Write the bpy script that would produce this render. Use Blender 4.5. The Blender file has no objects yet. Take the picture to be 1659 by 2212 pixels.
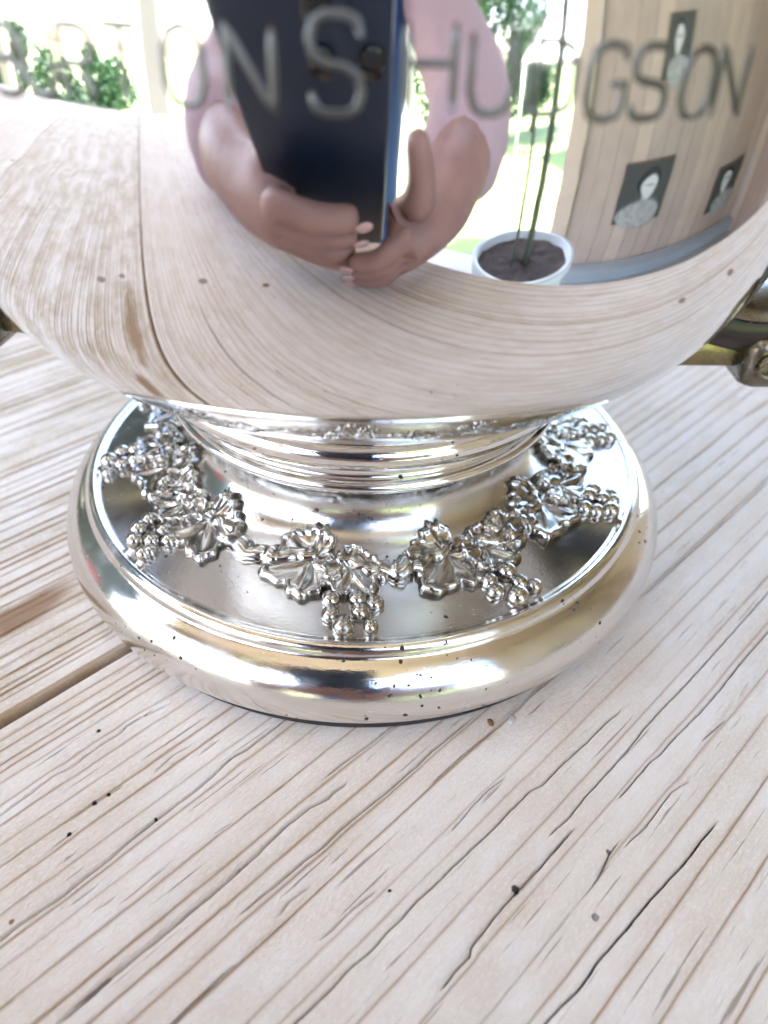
import bpy, bmesh, math, random
from mathutils import Vector, Matrix
from math import sin, cos, pi, radians, exp, atan2, hypot

random.seed(7)
S = 0.065                       # metres per foot radius: everything below is laid out in foot radii
scene = bpy.context.scene
COL = scene.collection

# ------------------------------------------------------------------ camera
CAM = Vector((0.0, -2.12803, 1.74235))
FW = Vector((0.02525421, 0.76893637, -0.63882634))
RT = Vector((0.99967383, -0.01699488, 0.01906306))
UP = Vector((-0.00380151, 0.6390994, 0.76911476))
cd = bpy.data.cameras.new('camera')
cam = bpy.data.objects.new('camera', cd)
COL.objects.link(cam)
m = Matrix.Identity(4)
for i in range(3):
    m[i][0], m[i][1], m[i][2], m[i][3] = RT[i], UP[i], -FW[i], CAM[i] * S
cam.matrix_world = m
cd.sensor_fit = 'HORIZONTAL'
cd.sensor_width = 36.0
cd.lens = 1624.45 / 1659 * 36
cd.clip_start = 0.005
cd.clip_end = 200.0
cd.dof.use_dof = True
cd.dof.focus_distance = (Vector((0, -0.93, 0.20)) - CAM).dot(FW) * S
cd.dof.aperture_fstop = cd.lens / 1.9
scene.camera = cam

# ------------------------------------------------------------------ sky, sun, exposure
SUN_EL, SUN_AZ = 66.0, 244.5     # azimuth clockwise from +Y
w = bpy.data.worlds.new('World')
scene.world = w
w.use_nodes = True
nt = w.node_tree
bg = nt.nodes['Background']
sky = nt.nodes.new('ShaderNodeTexSky')
sky.sky_type = 'NISHITA'
sky.sun_disc = False
sky.sun_elevation = radians(SUN_EL)
sky.sun_rotation = radians(SUN_AZ)
sky.air_density = 1.0
sky.dust_density = 2.5
sky.ozone_density = 1.0
nt.links.new(sky.outputs[0], bg.inputs[0])
bg.inputs[1].default_value = 0.15
sd = bpy.data.lights.new('sun', 'SUN')
sd.energy = 4.0
sd.angle = radians(0.5)
sd.color = (1.0, 0.95, 0.87)
sun = bpy.data.objects.new('sun', sd)
COL.objects.link(sun)
sv = Vector((sin(radians(SUN_AZ)) * cos(radians(SUN_EL)), cos(radians(SUN_AZ)) * cos(radians(SUN_EL)), sin(radians(SUN_EL))))
sun.rotation_euler = sv.to_track_quat('Z', 'Y').to_euler()
sun.location = sv * 6
scene.view_settings.view_transform = 'Standard'
scene.view_settings.look = 'None'
scene.view_settings.exposure = 3.5
scene.view_settings.gamma = 1.0
scene.view_settings.use_curve_mapping = False
scene.cycles.use_denoising = True
scene.cycles.max_bounces = 12
scene.cycles.glossy_bounces = 8
scene.cycles.diffuse_bounces = 5
scene.cycles.sample_clamp_indirect = 8.0
scene.cycles.caustics_reflective = True
scene.cycles.blur_glossy = 0.3

# ------------------------------------------------------------------ helpers
AZ = 0.8182                      # direction of the wood grain, clockwise from +Y
GX, GY = sin(AZ), cos(AZ)        # along the grain
NX, NY = cos(AZ), -sin(AZ)       # across the grain, to the right


def gn(g, n, z=0.0):
    return (g * GX + n * NX, g * GY + n * NY, z)


def tag(o, label=None, cat=None, group=None, kind=None):
    if label: o['label'] = label
    if cat: o['category'] = cat
    if group: o['group'] = group
    if kind: o['kind'] = kind
    return o


def empty(name, loc=(0, 0, 0)):
    o = bpy.data.objects.new(name, None)
    o.location = Vector(loc) * S
    o.empty_display_size = 0.02
    COL.objects.link(o)
    return o


class MB:
    def __init__(self):
        self.v, self.f, self.at = [], [], {}

    def add(self, vs, fs):
        b = len(self.v)
        self.v += [tuple(p) for p in vs]
        self.f += [tuple(i + b for i in q) for q in fs]
        return b

    def box(self, lo, hi, M=None, bev=0.0):
        bm = bmesh.new()
        bmesh.ops.create_cube(bm, size=1.0)
        for q in bm.verts:
            q.co = Vector([lo[i] + (q.co[i] + .5) * (hi[i] - lo[i]) for i in range(3)])
        if bev:
            bmesh.ops.bevel(bm, geom=list(bm.edges), offset=bev, segments=2, affect='EDGES', profile=.5)
        self.bm(bm, M)

    def bm(self, bm, M=None):
        bm.verts.index_update()
        vs = [(M @ q.co if M else q.co.copy()) for q in bm.verts]
        fs = [[q.index for q in f.verts] for f in bm.faces]
        bm.free()
        self.add(vs, fs)

    def lathe(self, prof, seg=96, c=(0, 0), close=False, shift=None):
        vs, fs = [], []
        k = len(prof)
        for (r, z) in prof:
            sx, sy = shift(z) if shift else c
            for j in range(seg):
                t = 2 * pi * j / seg
                vs.append((sx + r * sin(t), sy - r * cos(t), z))
        for i in range(k - 1):
            for j in range(seg):
                j2 = (j + 1) % seg
                fs.append((i * seg + j, i * seg + j2, (i + 1) * seg + j2, (i + 1) * seg + j))
        self.add(vs, fs)
        if close:
            b = len(self.v) - len(vs)
            self.f.append(tuple(b + j for j in reversed(range(seg))))
            self.f.append(tuple(b + (k - 1) * seg + j for j in range(seg)))

    def tube(self, pts, rad, seg=8, caps=True, squash=None):
        pts = [Vector(p) for p in pts]
        n = len(pts)
        rad = rad if isinstance(rad, (list, tuple)) else [rad] * n
        vs, fs = [], []
        ref = Vector((0, 0, 1))
        for i, p in enumerate(pts):
            t = (pts[min(i + 1, n - 1)] - pts[max(i - 1, 0)]).normalized()
            a = t.cross(ref)
            if a.length < 1e-3: a = t.cross(Vector((1, 0, 0)))
            a.normalize()
            b = a.cross(t)
            for j in range(seg):
                q = 2 * pi * j / seg
                vs.append(p + (a * cos(q) + b * sin(q) * (squash or 1)) * rad[i])
        for i in range(n - 1):
            for j in range(seg):
                j2 = (j + 1) % seg
                fs.append((i * seg + j, (i + 1) * seg + j, (i + 1) * seg + j2, i * seg + j2))
        if caps:
            fs.append(tuple(range(seg)))
            fs.append(tuple((n - 1) * seg + j for j in reversed(range(seg))))
        self.add(vs, fs)

    def mesh(self, name, mat, smooth=True):
        me = bpy.data.meshes.new(name)
        me.from_pydata([(x * S, y * S, z * S) for x, y, z in self.v], [], self.f)
        for k, vals in self.at.items():
            if isinstance(vals[0], (tuple, list)):
                a = me.attributes.new(k, 'FLOAT_VECTOR', 'POINT')
                a.data.foreach_set('vector', [c for t in vals for c in t])
            else:
                a = me.attributes.new(k, 'FLOAT', 'POINT')
                a.data.foreach_set('value', vals)
        if mat: me.materials.append(mat)
        if smooth:
            me.polygons.foreach_set('use_smooth', [True] * len(me.polygons))
        me.update()
        return me

    def build(self, name, mat, parent=None, smooth=True):
        o = bpy.data.objects.new(name, self.mesh(name, mat, smooth))
        COL.objects.link(o)
        put(o, parent)
        return o


def put(o, parent):
    """parent keeping the mesh's world-laid coordinates"""
    if parent is not None:
        o.parent = parent
        loc = Vector((0, 0, 0))
        p = parent
        while p is not None:
            loc += p.location
            p = p.parent
        o.location = -loc
    return o


def smooth_pts(pts, it=3):
    """Chaikin-smoothed open profile"""
    for _ in range(it):
        out = [pts[0]]
        for a, b in zip(pts, pts[1:]):
            out.append(tuple(.75 * x + .25 * y for x, y in zip(a, b)))
            out.append(tuple(.25 * x + .75 * y for x, y in zip(a, b)))
        out.append(pts[-1])
        pts = out
    return pts


def spline(pts, n):
    """Catmull-Rom through pts"""
    P = [Vector(p) for p in pts]
    out = []
    for i in range(len(P) - 1):
        a, b, c, d = P[max(i - 1, 0)], P[i], P[i + 1], P[min(i + 2, len(P) - 1)]
        for k in range(n):
            t = k / n
            out.append(.5 * ((2 * b) + (c - a) * t + (2 * a - 5 * b + 4 * c - d) * t * t + (3 * b - a - 3 * c + d) * t ** 3))
    out.append(P[-1])
    return out


# ------------------------------------------------------------------ materials
class N:
    def __init__(self, name):
        self.m = bpy.data.materials.new(name)
        self.m.use_nodes = True
        self.t = self.m.node_tree
        self.b = self.t.nodes['Principled BSDF']
        self.out = self.t.nodes['Material Output']

    def n(self, typ, **kw):
        q = self.t.nodes.new(typ)
        for k, v in kw.items():
            if k.startswith('i_'):
                key = k[2:]
                q.inputs[int(key) if key.isdigit() else key].default_value = v
            else:
                setattr(q, k, v)
        return q

    def l(self, a, b): self.t.links.new(a, b)

    def val(self, s, x):
        if hasattr(x, 'is_linked') or hasattr(x, 'links'): self.l(x, s)
        else: s.default_value = x

    def math(self, op, a, b=0.0, c=None, clamp=False):
        q = self.n('ShaderNodeMath', operation=op, use_clamp=clamp)
        self.val(q.inputs[0], a); self.val(q.inputs[1], b)
        if c is not None: self.val(q.inputs[2], c)
        return q.outputs[0]

    def mix(self, f, a, b, typ='MIX'):
        q = self.n('ShaderNodeMix', data_type='RGBA', blend_type=typ)
        self.val(q.inputs[0], f); self.val(q.inputs[6], a); self.val(q.inputs[7], b)
        return q.outputs[2]

    def ramp(self, f, lo, hi):
        q = self.n('ShaderNodeMapRange', clamp=True, interpolation_type='SMOOTHSTEP')
        self.val(q.inputs[0], f); q.inputs[1].default_value = lo; q.inputs[2].default_value = hi
        return q.outputs[0]

    def noise(self, vec, scale, detail=4.0, rough=.55, dist=0.0):
        q = self.n('ShaderNodeTexNoise')
        q.inputs['Scale'].default_value = scale; q.inputs['Detail'].default_value = detail
        q.inputs['Roughness'].default_value = rough; q.inputs['Distortion'].default_value = dist
        if vec is not None: self.l(vec, q.inputs['Vector'])
        return q.outputs['Fac']

    def vscale(self, vec, s, off=(0, 0, 0)):
        q = self.n('ShaderNodeMapping')
        q.inputs['Scale'].default_value = s; q.inputs['Location'].default_value = off
        self.l(vec, q.inputs['Vector'])
        return q.outputs[0]

    def bump(self, h, strength, dist, prev=None):
        q = self.n('ShaderNodeBump')
        q.inputs['Strength'].default_value = strength; q.inputs['Distance'].default_value = dist
        self.l(h, q.inputs['Height'])
        if prev is not None: self.l(prev, q.inputs['Normal'])
        return q.outputs[0]


def rgba(c): return (c[0], c[1], c[2], 1.0)


def simple(name, col, rough=.6, metal=0.0, var=.15, scale=40.0, bump=0.0, spec=.5):
    k = N(name)
    co = k.n('ShaderNodeTexCoord').outputs['Object']
    f = k.noise(co, scale)
    dark = tuple(c * (1 - var) for c in col); light = tuple(min(1, c * (1 + var)) for c in col)
    k.l(k.mix(f, rgba(dark), rgba(light)), k.b.inputs['Base Color'])
    k.b.inputs['Roughness'].default_value = rough
    k.b.inputs['Metallic'].default_value = metal
    k.b.inputs['Specular IOR Level'].default_value = spec
    if bump: k.l(k.bump(f, .5, bump), k.b.inputs['Normal'])
    return k.m


def silver(name, rough, pits=0.0, smear=0.0, tint=(.93, .905, .87), scratch=.02, tarnish=0.0):
    """polished silver plate: fine rub marks, cloudy smears, dark corrosion pits"""
    k = N(name)
    co = k.n('ShaderNodeTexCoord').outputs['Object']
    big = k.noise(co, 40.0, 3.0)
    fine = k.noise(co, 420.0, 5.0, .7)
    col = k.mix(k.ramp(big, .35, .7), rgba(tint), rgba(tuple(c * .95 for c in tint)))
    rg = k.math('MULTIPLY_ADD', k.ramp(k.noise(co, 90.0, 4.0, .6), .4, .75), smear, rough)
    nrm = None
    # rub marks: noise drawn out round the axis
    sep = k.n('ShaderNodeSeparateXYZ'); k.l(co, sep.inputs[0])
    ang = k.math('ARCTAN2', sep.outputs[0], k.math('MULTIPLY', sep.outputs[1], -1.0))
    rad = k.math('SQRT', k.math('ADD', k.math('POWER', sep.outputs[0], 2.0), k.math('POWER', sep.outputs[1], 2.0)))
    cv = k.n('ShaderNodeCombineXYZ')
    k.l(k.math('MULTIPLY', ang, 0.02), cv.inputs[0]); k.l(rad, cv.inputs[1]); k.l(sep.outputs[2], cv.inputs[2])
    rub = k.noise(cv.outputs[0], 2600.0, 3.0, .6)
    if scratch:
        nrm = k.bump(rub, scratch, .00025)
    rg = k.math('ADD', rg, k.math('MULTIPLY', k.ramp(rub, .62, .8), smear * .8))
    metal = 1.0
    if tarnish:
        tn = k.math('MULTIPLY', k.ramp(k.noise(co, 260.0, 6.0, .7), .46, .72), tarnish)
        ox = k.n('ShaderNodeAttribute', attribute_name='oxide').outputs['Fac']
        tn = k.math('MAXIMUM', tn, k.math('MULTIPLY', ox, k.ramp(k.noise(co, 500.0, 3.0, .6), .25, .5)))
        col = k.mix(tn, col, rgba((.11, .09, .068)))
        rg = k.math('ADD', rg, k.math('MULTIPLY', tn, .2))
    if pits:
        vo = k.n('ShaderNodeTexVoronoi', feature='F1')
        vo.inputs['Scale'].default_value = 760.0
        vo.inputs['Randomness'].default_value = 1.0
        wob = k.n('ShaderNodeVectorMath', operation='ADD')
        nz = k.n('ShaderNodeTexNoise'); nz.inputs['Scale'].default_value = 900.0
        k.l(co, nz.inputs['Vector'])
        sc = k.n('ShaderNodeVectorMath', operation='SCALE'); sc.inputs['Scale'].default_value = .0009
        k.l(nz.outputs['Color'], sc.inputs[0])
        k.l(co, wob.inputs[0]); k.l(sc.outputs[0], wob.inputs[1])
        k.l(wob.outputs[0], vo.inputs['Vector'])
        sepc = k.n('ShaderNodeSeparateColor'); k.l(vo.outputs['Color'], sepc.inputs[0])
        # only some cells hold a pit, more of them where the plating is worn
        worn = k.ramp(k.noise(co, 60.0, 5.0, .7), .48, .62)
        keep = k.math('GREATER_THAN', k.math('MULTIPLY', sepc.outputs[0], worn), 1.0 - pits)
        size = k.math('MULTIPLY_ADD', k.math('POWER', sepc.outputs[1], 3.0), .28, .075)
        pit = k.math('MULTIPLY', k.math('LESS_THAN', vo.outputs['Distance'], size), keep)
        col = k.mix(pit, col, rgba((.035, .028, .022)))
        rg = k.math('MAXIMUM', rg, k.math('MULTIPLY', pit, .8))
        metal = k.math('SUBTRACT', 1.0, pit)
        k.l(metal, k.b.inputs['Metallic'])
        nrm = k.bump(k.math('SUBTRACT', 1.0, pit), .6, .0002, nrm)
    else:
        k.b.inputs['Metallic'].default_value = 1.0
    k.l(col, k.b.inputs['Base Color'])
    k.l(rg, k.b.inputs['Roughness'])
    if nrm is not None: k.l(nrm, k.b.inputs['Normal'])
    return k.m


M_BOWL = silver('polished_silver_bowl', .02, smear=.03, scratch=.004, tint=(.86, .835, .81))
M_FOOT = silver('polished_silver_foot', .10, pits=.78, smear=.18, scratch=.09, tint=(.77, .745, .71))
M_PLATE = silver('satin_silver_plate', .15, pits=.78, smear=.14, scratch=.10, tint=(.62, .60, .57))
M_NECK = silver('polished_silver_neck', .06, pits=.40, smear=.08, scratch=.03, tint=(.82, .795, .76))
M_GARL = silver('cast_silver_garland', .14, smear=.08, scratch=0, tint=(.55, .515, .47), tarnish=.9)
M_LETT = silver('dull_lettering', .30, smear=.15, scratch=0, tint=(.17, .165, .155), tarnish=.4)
M_BRASS = silver('aged_brass', .22, smear=.15, tint=(.24, .19, .105), scratch=0, tarnish=.8)
M_BRONZE = silver('aged_nickel', .2, smear=.15, tint=(.22, .185, .14), scratch=0, tarnish=.8)
M_HORN = simple('dark_horn', (.026, .014, .008), .34, 0, .6, 30.0, .0004)


def wood_mat(name, holes=(), knots=(), pale=(.81, .73, .655), warm=(.73, .63, .525), late=(.34, .175, .055), patch=None, fine=1.0):
    """bleached pine: 'gn' runs along and across the grain, 'grain' marks the late wood built into the mesh, 'dirt' the cracks"""
    k = N(name)
    a = k.n('ShaderNodeAttribute', attribute_name='gn').outputs['Vector']
    gr = k.n('ShaderNodeAttribute', attribute_name='grain').outputs['Fac']
    dirt = k.n('ShaderNodeAttribute', attribute_name='dirt').outputs['Fac']
    st = k.vscale(a, (.35, 1.0, 1.0))
    blot = k.noise(k.vscale(a, (1.0, 2.6, 1.0)), 1.7, 4.0, .6)
    blot2 = k.noise(k.vscale(a, (1.6, 4.0, 1.0), (3, 7, 0)), 3.3, 5.0, .6)
    fib = k.noise(k.vscale(a, (9.0, 160.0, 1.0)), 1.0, 5.0, .65)
    fuzz = k.noise(k.vscale(a, (.6, 1.0, 1.0)), 120.0, 4.0, .7)
    fuzz2 = k.noise(k.vscale(a, (40.0, 110.0, 1.0), (5, 1, 0)), 1.0, 4.0, .7)
    col = k.mix(k.ramp(blot, .36, .64), rgba(pale), rgba(warm))
    col = k.mix(k.math('MULTIPLY', k.ramp(blot2, .45, .75), .75), col, rgba((.85, .79, .745)))
    col = k.mix(k.math('MULTIPLY', k.ramp(fib, .45, .72), .16), col, rgba(tuple(c * .78 for c in warm)))
    col = k.mix(k.math('MULTIPLY', k.ramp(fuzz, .46, .66), .45), col, rgba((.88, .83, .79)))
    hair = k.ramp(k.noise(k.vscale(a, (2.6, 75.0, 1.0), (2, 4, 0)), 1.0, 3.0, .55), .645, .70)
    col = k.mix(k.math('MULTIPLY', hair, .68), col, rgba((.23, .165, .12)))
    chalk = k.ramp(k.noise(k.vscale(a, (9.0, 3.0, 1.0), (6, 2, 0)), 1.0, 5.0, .7), .60, .74)
    col = k.mix(k.math('MULTIPLY', chalk, .5), col, rgba((.84, .82, .81)))
    lw = k.math('MULTIPLY', gr, k.ramp(k.noise(k.vscale(a, (2.2, 9.0, 1.0), (1, 2, 0)), 1.0, 3.0, .6), .12, .50))
    col = k.mix(k.math('MULTIPLY', lw, .86), col, rgba(late))
    if patch:
        for (pg, pn, lg, ln, pc) in patch:
            sp = k.n('ShaderNodeSeparateXYZ'); k.l(a, sp.inputs[0])
            dg = k.math('DIVIDE', k.math('SUBTRACT', sp.outputs[0], pg), lg)
            dn = k.math('DIVIDE', k.math('SUBTRACT', sp.outputs[1], pn), ln)
            d = k.math('SQRT', k.math('ADD', k.math('POWER', dg, 2.0), k.math('POWER', dn, 2.0)))
            d = k.math('ADD', d, k.math('MULTIPLY', k.math('SUBTRACT', k.noise(k.vscale(a, (3.0, 12.0, 1.0)), 1.0, 4.0, .6), .5), 1.3))
            col = k.mix(k.math('SUBTRACT', .8, k.math('MULTIPLY', k.ramp(d, .35, 1.0), .8)), col, rgba(pc))
    hole = None
    for (hg, hn, hr, hc) in list(holes) + list(knots):
        vd = k.n('ShaderNodeVectorMath', operation='DISTANCE'); k.l(a, vd.inputs[0]); vd.inputs[1].default_value = (hg, hn, 0)
        d = k.math('ADD', vd.outputs['Value'], k.math('MULTIPLY', k.math('SUBTRACT', fuzz, .5), hr * 1.2))
        f = k.math('SUBTRACT', 1.0, k.ramp(d, hr * .6, hr * 1.15))
        col = k.mix(f, col, rgba(hc))
        if (hg, hn, hr, hc) in holes:
            hole = f if hole is None else k.math('MAXIMUM', hole, f)
    col = k.mix(dirt, col, rgba((.075, .055, .042)))
    k.l(col, k.b.inputs['Base Color'])
    k.b.inputs['Roughness'].default_value = .72
    k.b.inputs['Specular IOR Level'].default_value = .25
    n1 = k.bump(k.math('SUBTRACT', fib, k.math('MULTIPLY', hair, .8)), .4, .0005)
    n2 = k.bump(fuzz2, .7, .0004, n1)
    n3 = k.bump(fuzz, .45, .0004, n2)
    if hole is not None: n3 = k.bump(k.math('SUBTRACT', 1.0, hole), .8, .0008, n3)
    k.l(n3, k.b.inputs['Normal'])
    return k.m


HD = (.05, .04, .035)
M_PLANK_R = wood_mat('bleached_plank', holes=[(-.684, 1.235, .010, HD), (-1.164, .209, .0055, HD), (-1.352, .422, .006, HD), (-1.27, .39, .0065, HD), (-1.234, .393, .005, HD), (-1.184, .53, .005, HD), (-.893, 1.04, .0045, HD), (-.604, 1.395, .008, (.34, .31, .29)), (-.457, 1.333, .006, (.25, .22, .22))],
                     knots=[(-1.533, .52, .006, (.28, .13, .06)), (-3.0, .7, .06, (.30, .22, .17)), (-2.75, 1.35, .045, (.28, .13, .06)), (2.2, 2.2, .08, (.28, .2, .14)), (1.3, 2.3, .06, (.3, .22, .16))])
M_PLANK_L = wood_mat('bleached_plank_ribbed', warm=(.58, .48, .36), late=(.35, .21, .08), knots=[(-2.9, -.55, .07, (.33, .25, .2)), (-3.05, -.28, .05, (.33, .25, .2))],
                     patch=[(-1.16, -.34, .30, .075, (.25, .125, .045)), (.25, -1.9, .5, .06, (.40, .32, .22)), (-2.2, -.2, .9, .10, (.32, .19, .08))])
M_PLANK = wood_mat('bleached_plank_far', knots=[(-3.4, -3.6, .08, (.3, .2, .14)), (-1.0, -4.4, .08, (.3, .2, .14)), (-5.5, -3.3, .07, (.3, .2, .14))])
M_PINE = simple('varnished_pine', (.42, .33, .275), .5, 0, .18, 9.0, 0)
M_PINE2 = simple('pale_pine', (.50, .395, .32), .5, 0, .15, 9.0, 0)
M_CEIL = simple('brown_ceiling_boards', (.30, .215, .18), .5, 0, .2, 8.0, 0)
M_CREAM = simple('cream_paint', (.78, .70, .58), .5, 0, .05, 12.0, 0)
M_WHITE = simple('white_cloth', (.82, .83, .85), .7, 0, .04, 12.0, 0)
M_DECK = simple('grey_deck', (.28, .28, .28), .6, 0, .12, 10.0, 0)
M_SHED = simple('dark_stained_boards', (.022, .026, .020), .6, 0, .3, 10.0, 0)
M_LAWN = simple('lawn_green', (.20, .27, .11), .9, 0, .35, 5.0, 0)
M_PATIO = simple('pale_gravel', (.62, .60, .56), .9, 0, .15, 60.0, 0)
M_LEAF = simple('hedge_leaf', (.035, .085, .035), .5, 0, .5, 12.0, 0)
M_LEAF2 = simple('shrub_leaf', (.07, .16, .06), .5, 0, .4, 12.0, 0)
M_BARK = simple('bark', (.12, .09, .06), .9, 0, .3, 30.0, 0)
M_PHONE = simple('navy_phone', (.010, .020, .042), .35, 0, .1, 30.0, 0)
M_GLASS = simple('lens_glass', (.01, .01, .012), .05, 0, .1, 30.0, 0)
M_SKIN = simple('skin', (.37, .205, .175), .5, 0, .28, 70.0, .0015)
M_NAIL = simple('nail', (.66, .42, .40), .25, 0, .08, 60.0, 0)
M_PINK = simple('pink_knit', (.52, .36, .385), .8, 0, .08, 120.0, 0)
M_BLUE = simple('blue_cotton', (.055, .11, .27), .8, 0, .15, 80.0, 0)
M_HAIR = simple('brown_hair', (.07, .04, .025), .5, 0, .3, 60.0, 0)
M_POTW = simple('pale_glazed_pot', (.66, .71, .76), .3, 0, .05, 20.0, 0)
M_CONTACT = simple('contact_shadow_dark', (.03, .024, .02), .95, 0, .4, 400.0, .0003)  # near-black, stands for the shade under the foot
M_SOIL = simple('dry_soil', (.10, .08, .078), .95, 0, .6, 60.0, .004)
M_STEM = simple('green_stem', (.085, .105, .075), .6, 0, .25, 30.0, 0)
M_PRINTD = simple('print_dark_grey', (.055, .056, .055), .5, 0, .2, 30.0, 0)
M_PRINTH = simple('print_charcoal', (.012, .012, .012), .5, 0, .3, 30.0, 0)
M_PRINTG = simple('print_mid_grey', (.30, .30, .29), .5, 0, .3, 30.0, 0)
M_PRINTS = simple('print_patterned', (.34, .34, .33), .5, 0, .95, 55.0, 0)
M_PRINTW = simple('print_grey', (.62, .62, .60), .5, 0, .15, 60.0, 0)
M_BLUEGREY = simple('blue_grey_panel', (.30, .34, .38), .5, 0, .08, 20.0, 0)
M_RED = simple('red_petal', (.6, .03, .03), .5, 0, .15, 30.0, 0)
M_PETAL = simple('magenta_petal', (.7, .05, .25), .5, 0, .15, 30.0, 0)
M_CRUMB = simple('chalky_crumb', (.55, .53, .52), .9, 0, .2, 300.0, .0004)
M_CRUMB2 = simple('brown_crumb', (.20, .10, .04), .8, 0, .3, 300.0, .0004)

# ------------------------------------------------------------------ the table
CR = {
 'A': ([(-1.9, .262), (-1.452, .266), (-1.375, .26), (-1.311, .252), (-1.258, .264), (-1.239, .257), (-1.184, .252), (-1.126, .255), (-1.104, .246), (-1.053, .248), (-.983, .263)], .0055),
 'B': ([(-2.3, .545), (-1.568, .542), (-1.516, .54), (-1.435, .547), (-1.362, .543), (-1.315, .543), (-1.271, .537), (-1.185, .532), (-1.116, .531), (-1.062, .531), (-1.011, .526), (-.954, .516), (-.916, .524), (-.7, .52)], .0085),
 'C': ([(-1.542, .771), (-1.511, .772), (-1.422, .768), (-1.347, .769), (-1.297, .771), (-1.247, .77), (-1.205, .77), (-1.16, .771), (-1.113, .769), (-1.053, .767), (-1.016, .763), (-.971, .759), (-.895, .762), (-.846, .775), (-.835, .772), (-.785, .776)], .0085),
 'D': ([(-1.16, .85), (-1.109, .851), (-1.067, .855), (-.999, .855), (-.934, .861), (-.872, .857), (-.814, .859), (-.739, .863), (-.692, .864), (-.625, .865), (-.56, .861), (-.4, .868)], .0062),
 'E': ([(-.813, .728), (-.78, .727), (-.719, .73), (-.665, .734), (-.5, .733)], .0055),
 'F': ([(-1.6, 1.09), (-1.211, 1.093), (-1.161, 1.096), (-1.112, 1.097), (-1.058, 1.095), (-1.011, 1.102), (-.968, 1.099), (-.912, 1.1), (-.858, 1.097), (-.817, 1.101), (-.747, 1.102), (-.668, 1.105), (-.612, 1.108), (-.548, 1.107), (-.457, 1.109), (-.43, 1.121), (-.394, 1.12), (-.335, 1.121), (-.259, 1.127), (-.163, 1.128), (-.092, 1.134)], .0062),
 'G': ([(-1.2, 1.43), (-.851, 1.438), (-.791, 1.445), (-.744, 1.452), (-.68, 1.449), (-.639, 1.451), (-.574, 1.456), (-.501, 1.458), (-.421, 1.464), (-.348, 1.471), (-.262, 1.472), (-.199, 1.476)], .0065),
 'H': ([(-.953, 1.255), (-.9, 1.252), (-.862, 1.254), (-.855, 1.245), (-.798, 1.242), (-.746, 1.239), (-.694, 1.240), (-.666, 1.241), (-.603, 1.243), (-.549, 1.242), (-.474, 1.243)], .0062),
 'I': ([(-.519, 1.212), (-.453, 1.218), (-.378, 1.214), (-.284, 1.215), (-.175, 1.215), (-.098, 1.21), (0, 1.21), (.095, 1.214), (.229, 1.215), (.372, 1.215), (.8, 1.215)], .0055),
 'J': ([(-.314, 1.275), (-.249, 1.275), (-.172, 1.275), (-.125, 1.282), (-.075, 1.281), (-.008, 1.285), (.073, 1.29), (.178, 1.291), (.331, 1.287), (.465, 1.289), (.8, 1.29)], .0055),
 'K': ([(-.408, 1.353), (-.337, 1.361), (-.27, 1.359), (-.209, 1.357), (-.156, 1.372)], .004),
 'N': ([(-.632, .921), (-.522, .925), (-.479, .928), (-.38, .933)], .004),
 'a': ([(-1.325, .391), (-1.275, .389), (-1.234, .393), (-1.204, .396)], .0045),
 'b': ([(-1.114, .42), (-1.066, .408), (-1.057, .408), (-1.011, .416)], .004),
 'c': ([(-.997, .453), (-.944, .45)], .005), 'd': ([(-1.383, .426), (-1.321, .419)], .004),
 'e': ([(-1.39, .476), (-1.36, .474)], .004), 'f': ([(-1.094, .658), (-1.058, .664)], .004),
 'g': ([(-1.377, .626), (-1.345, .629)], .004), 'h': ([(-1.418, .577), (-1.368, .576)], .0035),
 'i': ([(-1.102, .912), (-1.077, .902), (-1.023, .908)], .004), 'j': ([(-1.068, 1.01), (-1.051, 1.013), (-.976, 1.012), (-.925, 1.02)], .0042),
 'k': ([(-.681, 1.043), (-.603, 1.035), (-.54, 1.034), (-.485, 1.042)], .004), 'l': ([(-.519, 1.349), (-.467, 1.339), (-.422, 1.336)], .004),
 'm': ([(-.016, 1.337), (.05, 1.345), (.094, 1.35)], .004), 'o': ([(.844, .675), (1.022, .671), (1.288, .679), (1.582, .665), (1.811, .694)], .004),
 'p': ([(.35, .94), (.65, .945), (1.015, .949), (1.248, .949)], .0075), 'q': ([(-1.75, .93), (-1.3, .925), (-1.22, .925)], .004),
}


def h1(x):
    """cheap smooth 1-D noise in -1..1"""
    return (sin(x * 1.7 + 1.3) + .6 * sin(x * 3.9 + .4) + .35 * sin(x * 8.3 + 2.1) + .2 * sin(x * 19.1)) / 2.15


def interp(pts, x):
    if x <= pts[0][0]: return pts[0][1]
    for (a, b), (c, d) in zip(pts, pts[1:]):
        if x <= c: return b + (d - b) * (x - a) / max(c - a, 1e-6)
    return pts[-1][1]


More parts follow.
